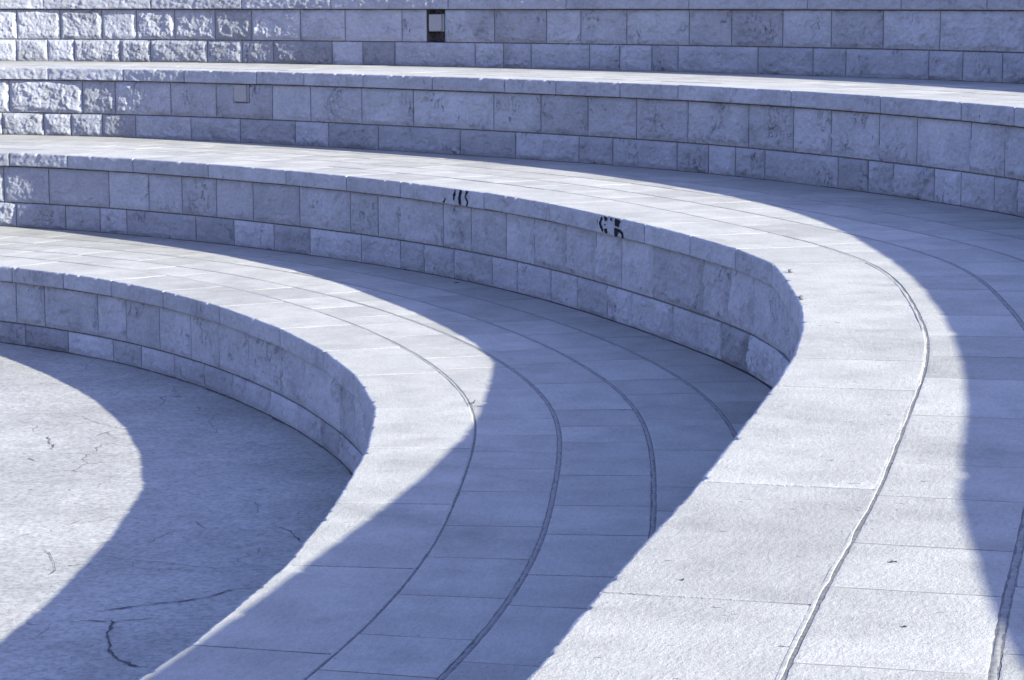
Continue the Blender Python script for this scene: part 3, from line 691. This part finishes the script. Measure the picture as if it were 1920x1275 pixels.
def switch_box(L, sa, sb, o0, o1, z0, z1, label):
    b = L.at((sa + sb) / 2, o1)
    t = thing('junction_box', (float(b[0]), float(b[1]), z0), label, 'electrical box', 'grey boxes set into the terrace walls')
    w = sb - sa
    mb = MB(); boxmesh(mb, L, sa, sb, o0 + .008, o1, z0, z1, .003); mb.build('box_body', M_BOX, t)
    mb = MB(); boxmesh(mb, L, sa + .022, sb - .003, o0, o0 + .009, z0 + .003, z1 - .003, .003); mb.build('cover', M_COVER, t)
    for s_, z_ in ((sa + .028, z0 + .010), (sb - .010, z0 + .010)):
        mb = MB(); boxmesh(mb, L, s_, s_ + .006, o0 - .0012, o0 + .002, z_, z_ + .006, .001)
        mb.build('screw', M_NICHE, t)
switch_box(LN[3], NICHE[0] + .010, NICHE[1] - .014, OV + .004, OV + .07, zt - .259, zt - .128, 'grey box sunk in the dark open hole of the topmost wall')
switch_box(LN[2], BOX3[0] + .006, BOX3[1] - .002, OV - .016, OV + .028, Z[3] - .222, Z[3] - COP - .004, 'grey box fitted flush under the coping of the third wall')

# ---------------------------------------------------------------- small things lying about
def chip(name, x, y, z, r, seed, label, cat, mat, flat=.6, group=None):
    mb = MB(); U, V = np.meshgrid(np.linspace(0, 2 * np.pi, 15), np.linspace(.02, np.pi - .02, 9), indexing='ij')
    n = 1 + .35 * fbm(np.cos(U) * 1.6 + seed, V * 1.3, seed, 2) * np.sin(V)
    P = np.stack([r * n * np.cos(U) * np.sin(V), r * .8 * n * np.sin(U) * np.sin(V), r * flat * n * np.cos(V)], -1)
    P[-1] = P[0]
    P[..., 2] -= P[..., 2].min()
    mb.grid(P, 1.0, P * 1.0, None)
    o = mb.build(name, mat); o.location = (x, y, z - .002); tag(o, label, cat, group); return o
chip('stone_chip', 1.041, 8.76, Z[2], .012, 3, 'small stone chip on the rim of the painted wall, the farther of two', 'stone chip', M_CHIP, .6, 'stone chips on the rim')
chip('stone_chip', .985, 7.95, Z[2], .011, 8, 'small rounded stone chip on the rim of the painted wall, the nearer of two', 'stone chip', M_CHIP, .8, 'stone chips on the rim')

def leaf(x, y, z, L_, W_, ang, label, seed):
    mb = MB(); t = np.linspace(0, 1, 12); v = np.linspace(-1, 1, 5)
    T, Vv = np.meshgrid(t, v, indexing='ij')
    w = W_ * np.sin(np.pi * T ** .8) ** .8
    X_ = (T - .5) * L_; Y_ = Vv * w * .5
    Z_ = .001 + .002 * np.sin(T * 3) * (.4 + Vv ** 2) + .002 * perlin(T * 5, Vv * 3, seed)
    c, s_ = math.cos(ang), math.sin(ang)
    top = np.stack([X_ * c - Y_ * s_, X_ * s_ + Y_ * c, Z_], -1)
    mb.grid(top, 1.0, None, (0, 0, 1)); mb.grid(top - np.array([0, 0, .0008]), 1.0, None, (0, 0, -1))
    o = mb.build('dry_leaf', M_LEAF); o.location = (x, y, z); tag(o, label, 'leaf', 'dry leaves on the terraces')
LEAVES = [(.688, 4.168, 2, .016, .005, .2, 'tiny dark dry leaf on the sunlit middle terrace near its shadow edge'),
 (.299, 4.039, 2, .010, .004, 1.2, 'tiny curled dark leaf on the broad sunlit coping'),
 (.636, 3.723, 2, .008, .004, .4, 'smallest dark leaf on the sunlit middle terrace, the nearest one'),
 (-.297, 12.631, 1, .035, .03, .3, 'dark leaf on the shaded lowest terrace close to the painted wall')]

for k, (x, y, z, l_, w_, a_, lb) in enumerate(LEAVES): leaf(x, y, Z[z], l_, w_, a_, lb, 30 + k)

wd = LN[0].at(-1.02, ROWS[0][0] + .004)
wd = np.array([-0.149, 8.792])
t = thing('weed', (float(wd[0]), float(wd[1]), Z[1]), 'tiny dry weed growing from the joint behind the lowest coping', 'weed')
for k in range(9):
    r = np.random.default_rng(900 + k)
    mb = MB(); n = 8; a0 = r.uniform(0, 6.28); ln = r.uniform(.015, .04); lean = r.uniform(.3, 1.1)
    tt = np.linspace(0, 1, n)
    cx = ln * tt * math.sin(lean) * math.cos(a0) + .006 * tt ** 2 * r.normal(); cy = ln * tt * math.sin(lean) * math.sin(a0) + .006 * tt ** 2 * r.normal(); cz_ = ln * tt * math.cos(lean) - .012 * tt ** 2
    b0 = r.normal(0, .006, 2)
    ph = np.linspace(0, 2 * np.pi, 6)
    rad = .0022 * (1 - .75 * tt)
    P = np.stack([cx[:, None] + b0[0] + wd[0] + rad[:, None] * np.cos(ph), cy[:, None] + b0[1] * 2 + wd[1] + rad[:, None] * np.sin(ph), Z[1] - .003 + cz_[:, None] + 0 * ph], -1)
    mb.grid(P, 1.0, None, None); mb.build('stem', M_TWIG, t)

# ---------------------------------------------------------------- light, sky, camera
el = math.atan2(1.0, math.hypot(SUN[0], SUN[1])); az = math.atan2(SUN[0], SUN[1])
w = bpy.data.worlds.new('World'); scene.world = w; w.use_nodes = True
nt = w.node_tree; bg = nt.nodes['Background']
sky = nt.nodes.new('ShaderNodeTexSky'); sky.sky_type = 'NISHITA'; sky.sun_disc = False
sky.sun_elevation = el; sky.sun_rotation = az
sky.ozone_density = 3.0; sky.dust_density = 0.5; sky.air_density = 1.0
mx = nt.nodes.new('ShaderNodeVectorMath'); mx.operation = 'MULTIPLY'; mx.inputs[1].default_value = (1.04, 0.835, 1.0)
nt.links.new(sky.outputs[0], mx.inputs[0]); nt.links.new(mx.outputs[0], bg.inputs['Color'])
bg.inputs['Strength'].default_value = 0.110
sd = bpy.data.lights.new('sun', 'SUN'); sd.energy = 4.3; sd.angle = math.radians(.53); sd.color = (1.0, 0.965, 0.785)
so = bpy.data.objects.new('sun', sd); col.objects.link(so)
from mathutils import Vector, Matrix
so.rotation_euler = Vector(SUN).to_track_quat('Z', 'Y').to_euler(); so.location = (6, -4, 6)

cam = bpy.data.cameras.new('camera'); co = bpy.data.objects.new('camera', cam); col.objects.link(co)
PI_, RO = 0.1431785, -0.0023048
fw = Vector((0, math.cos(PI_), -math.sin(PI_))); rt = Vector((1, 0, 0)); up = Vector((0, math.sin(PI_), math.cos(PI_)))
r2 = rt * math.cos(RO) + up * math.sin(RO); u2 = -rt * math.sin(RO) + up * math.cos(RO)
m = Matrix((r2, u2, -fw)).transposed().to_4x4(); m.translation = (0, 0, 1.96352)
co.matrix_world = m
cam.sensor_width = 36.0; cam.lens = 4426.333 * 36 / 1920; cam.clip_start = .05; cam.clip_end = 3000
scene.camera = co
scene.render.engine = 'CYCLES'
scene.cycles.max_bounces = 5; scene.cycles.diffuse_bounces = 3; scene.cycles.glossy_bounces = 2
scene.cycles.use_adaptive_sampling = True; scene.cycles.adaptive_threshold = .01
scene.cycles.use_denoising = True; scene.cycles.denoiser = 'OPENIMAGEDENOISE'
scene.cycles.denoising_input_passes = 'RGB_ALBEDO_NORMAL'; scene.cycles.denoising_prefilter = 'ACCURATE'
vs = scene.view_settings; vs.view_transform = 'Standard'; vs.look = 'None'; vs.exposure = 2.41; vs.gamma = 1
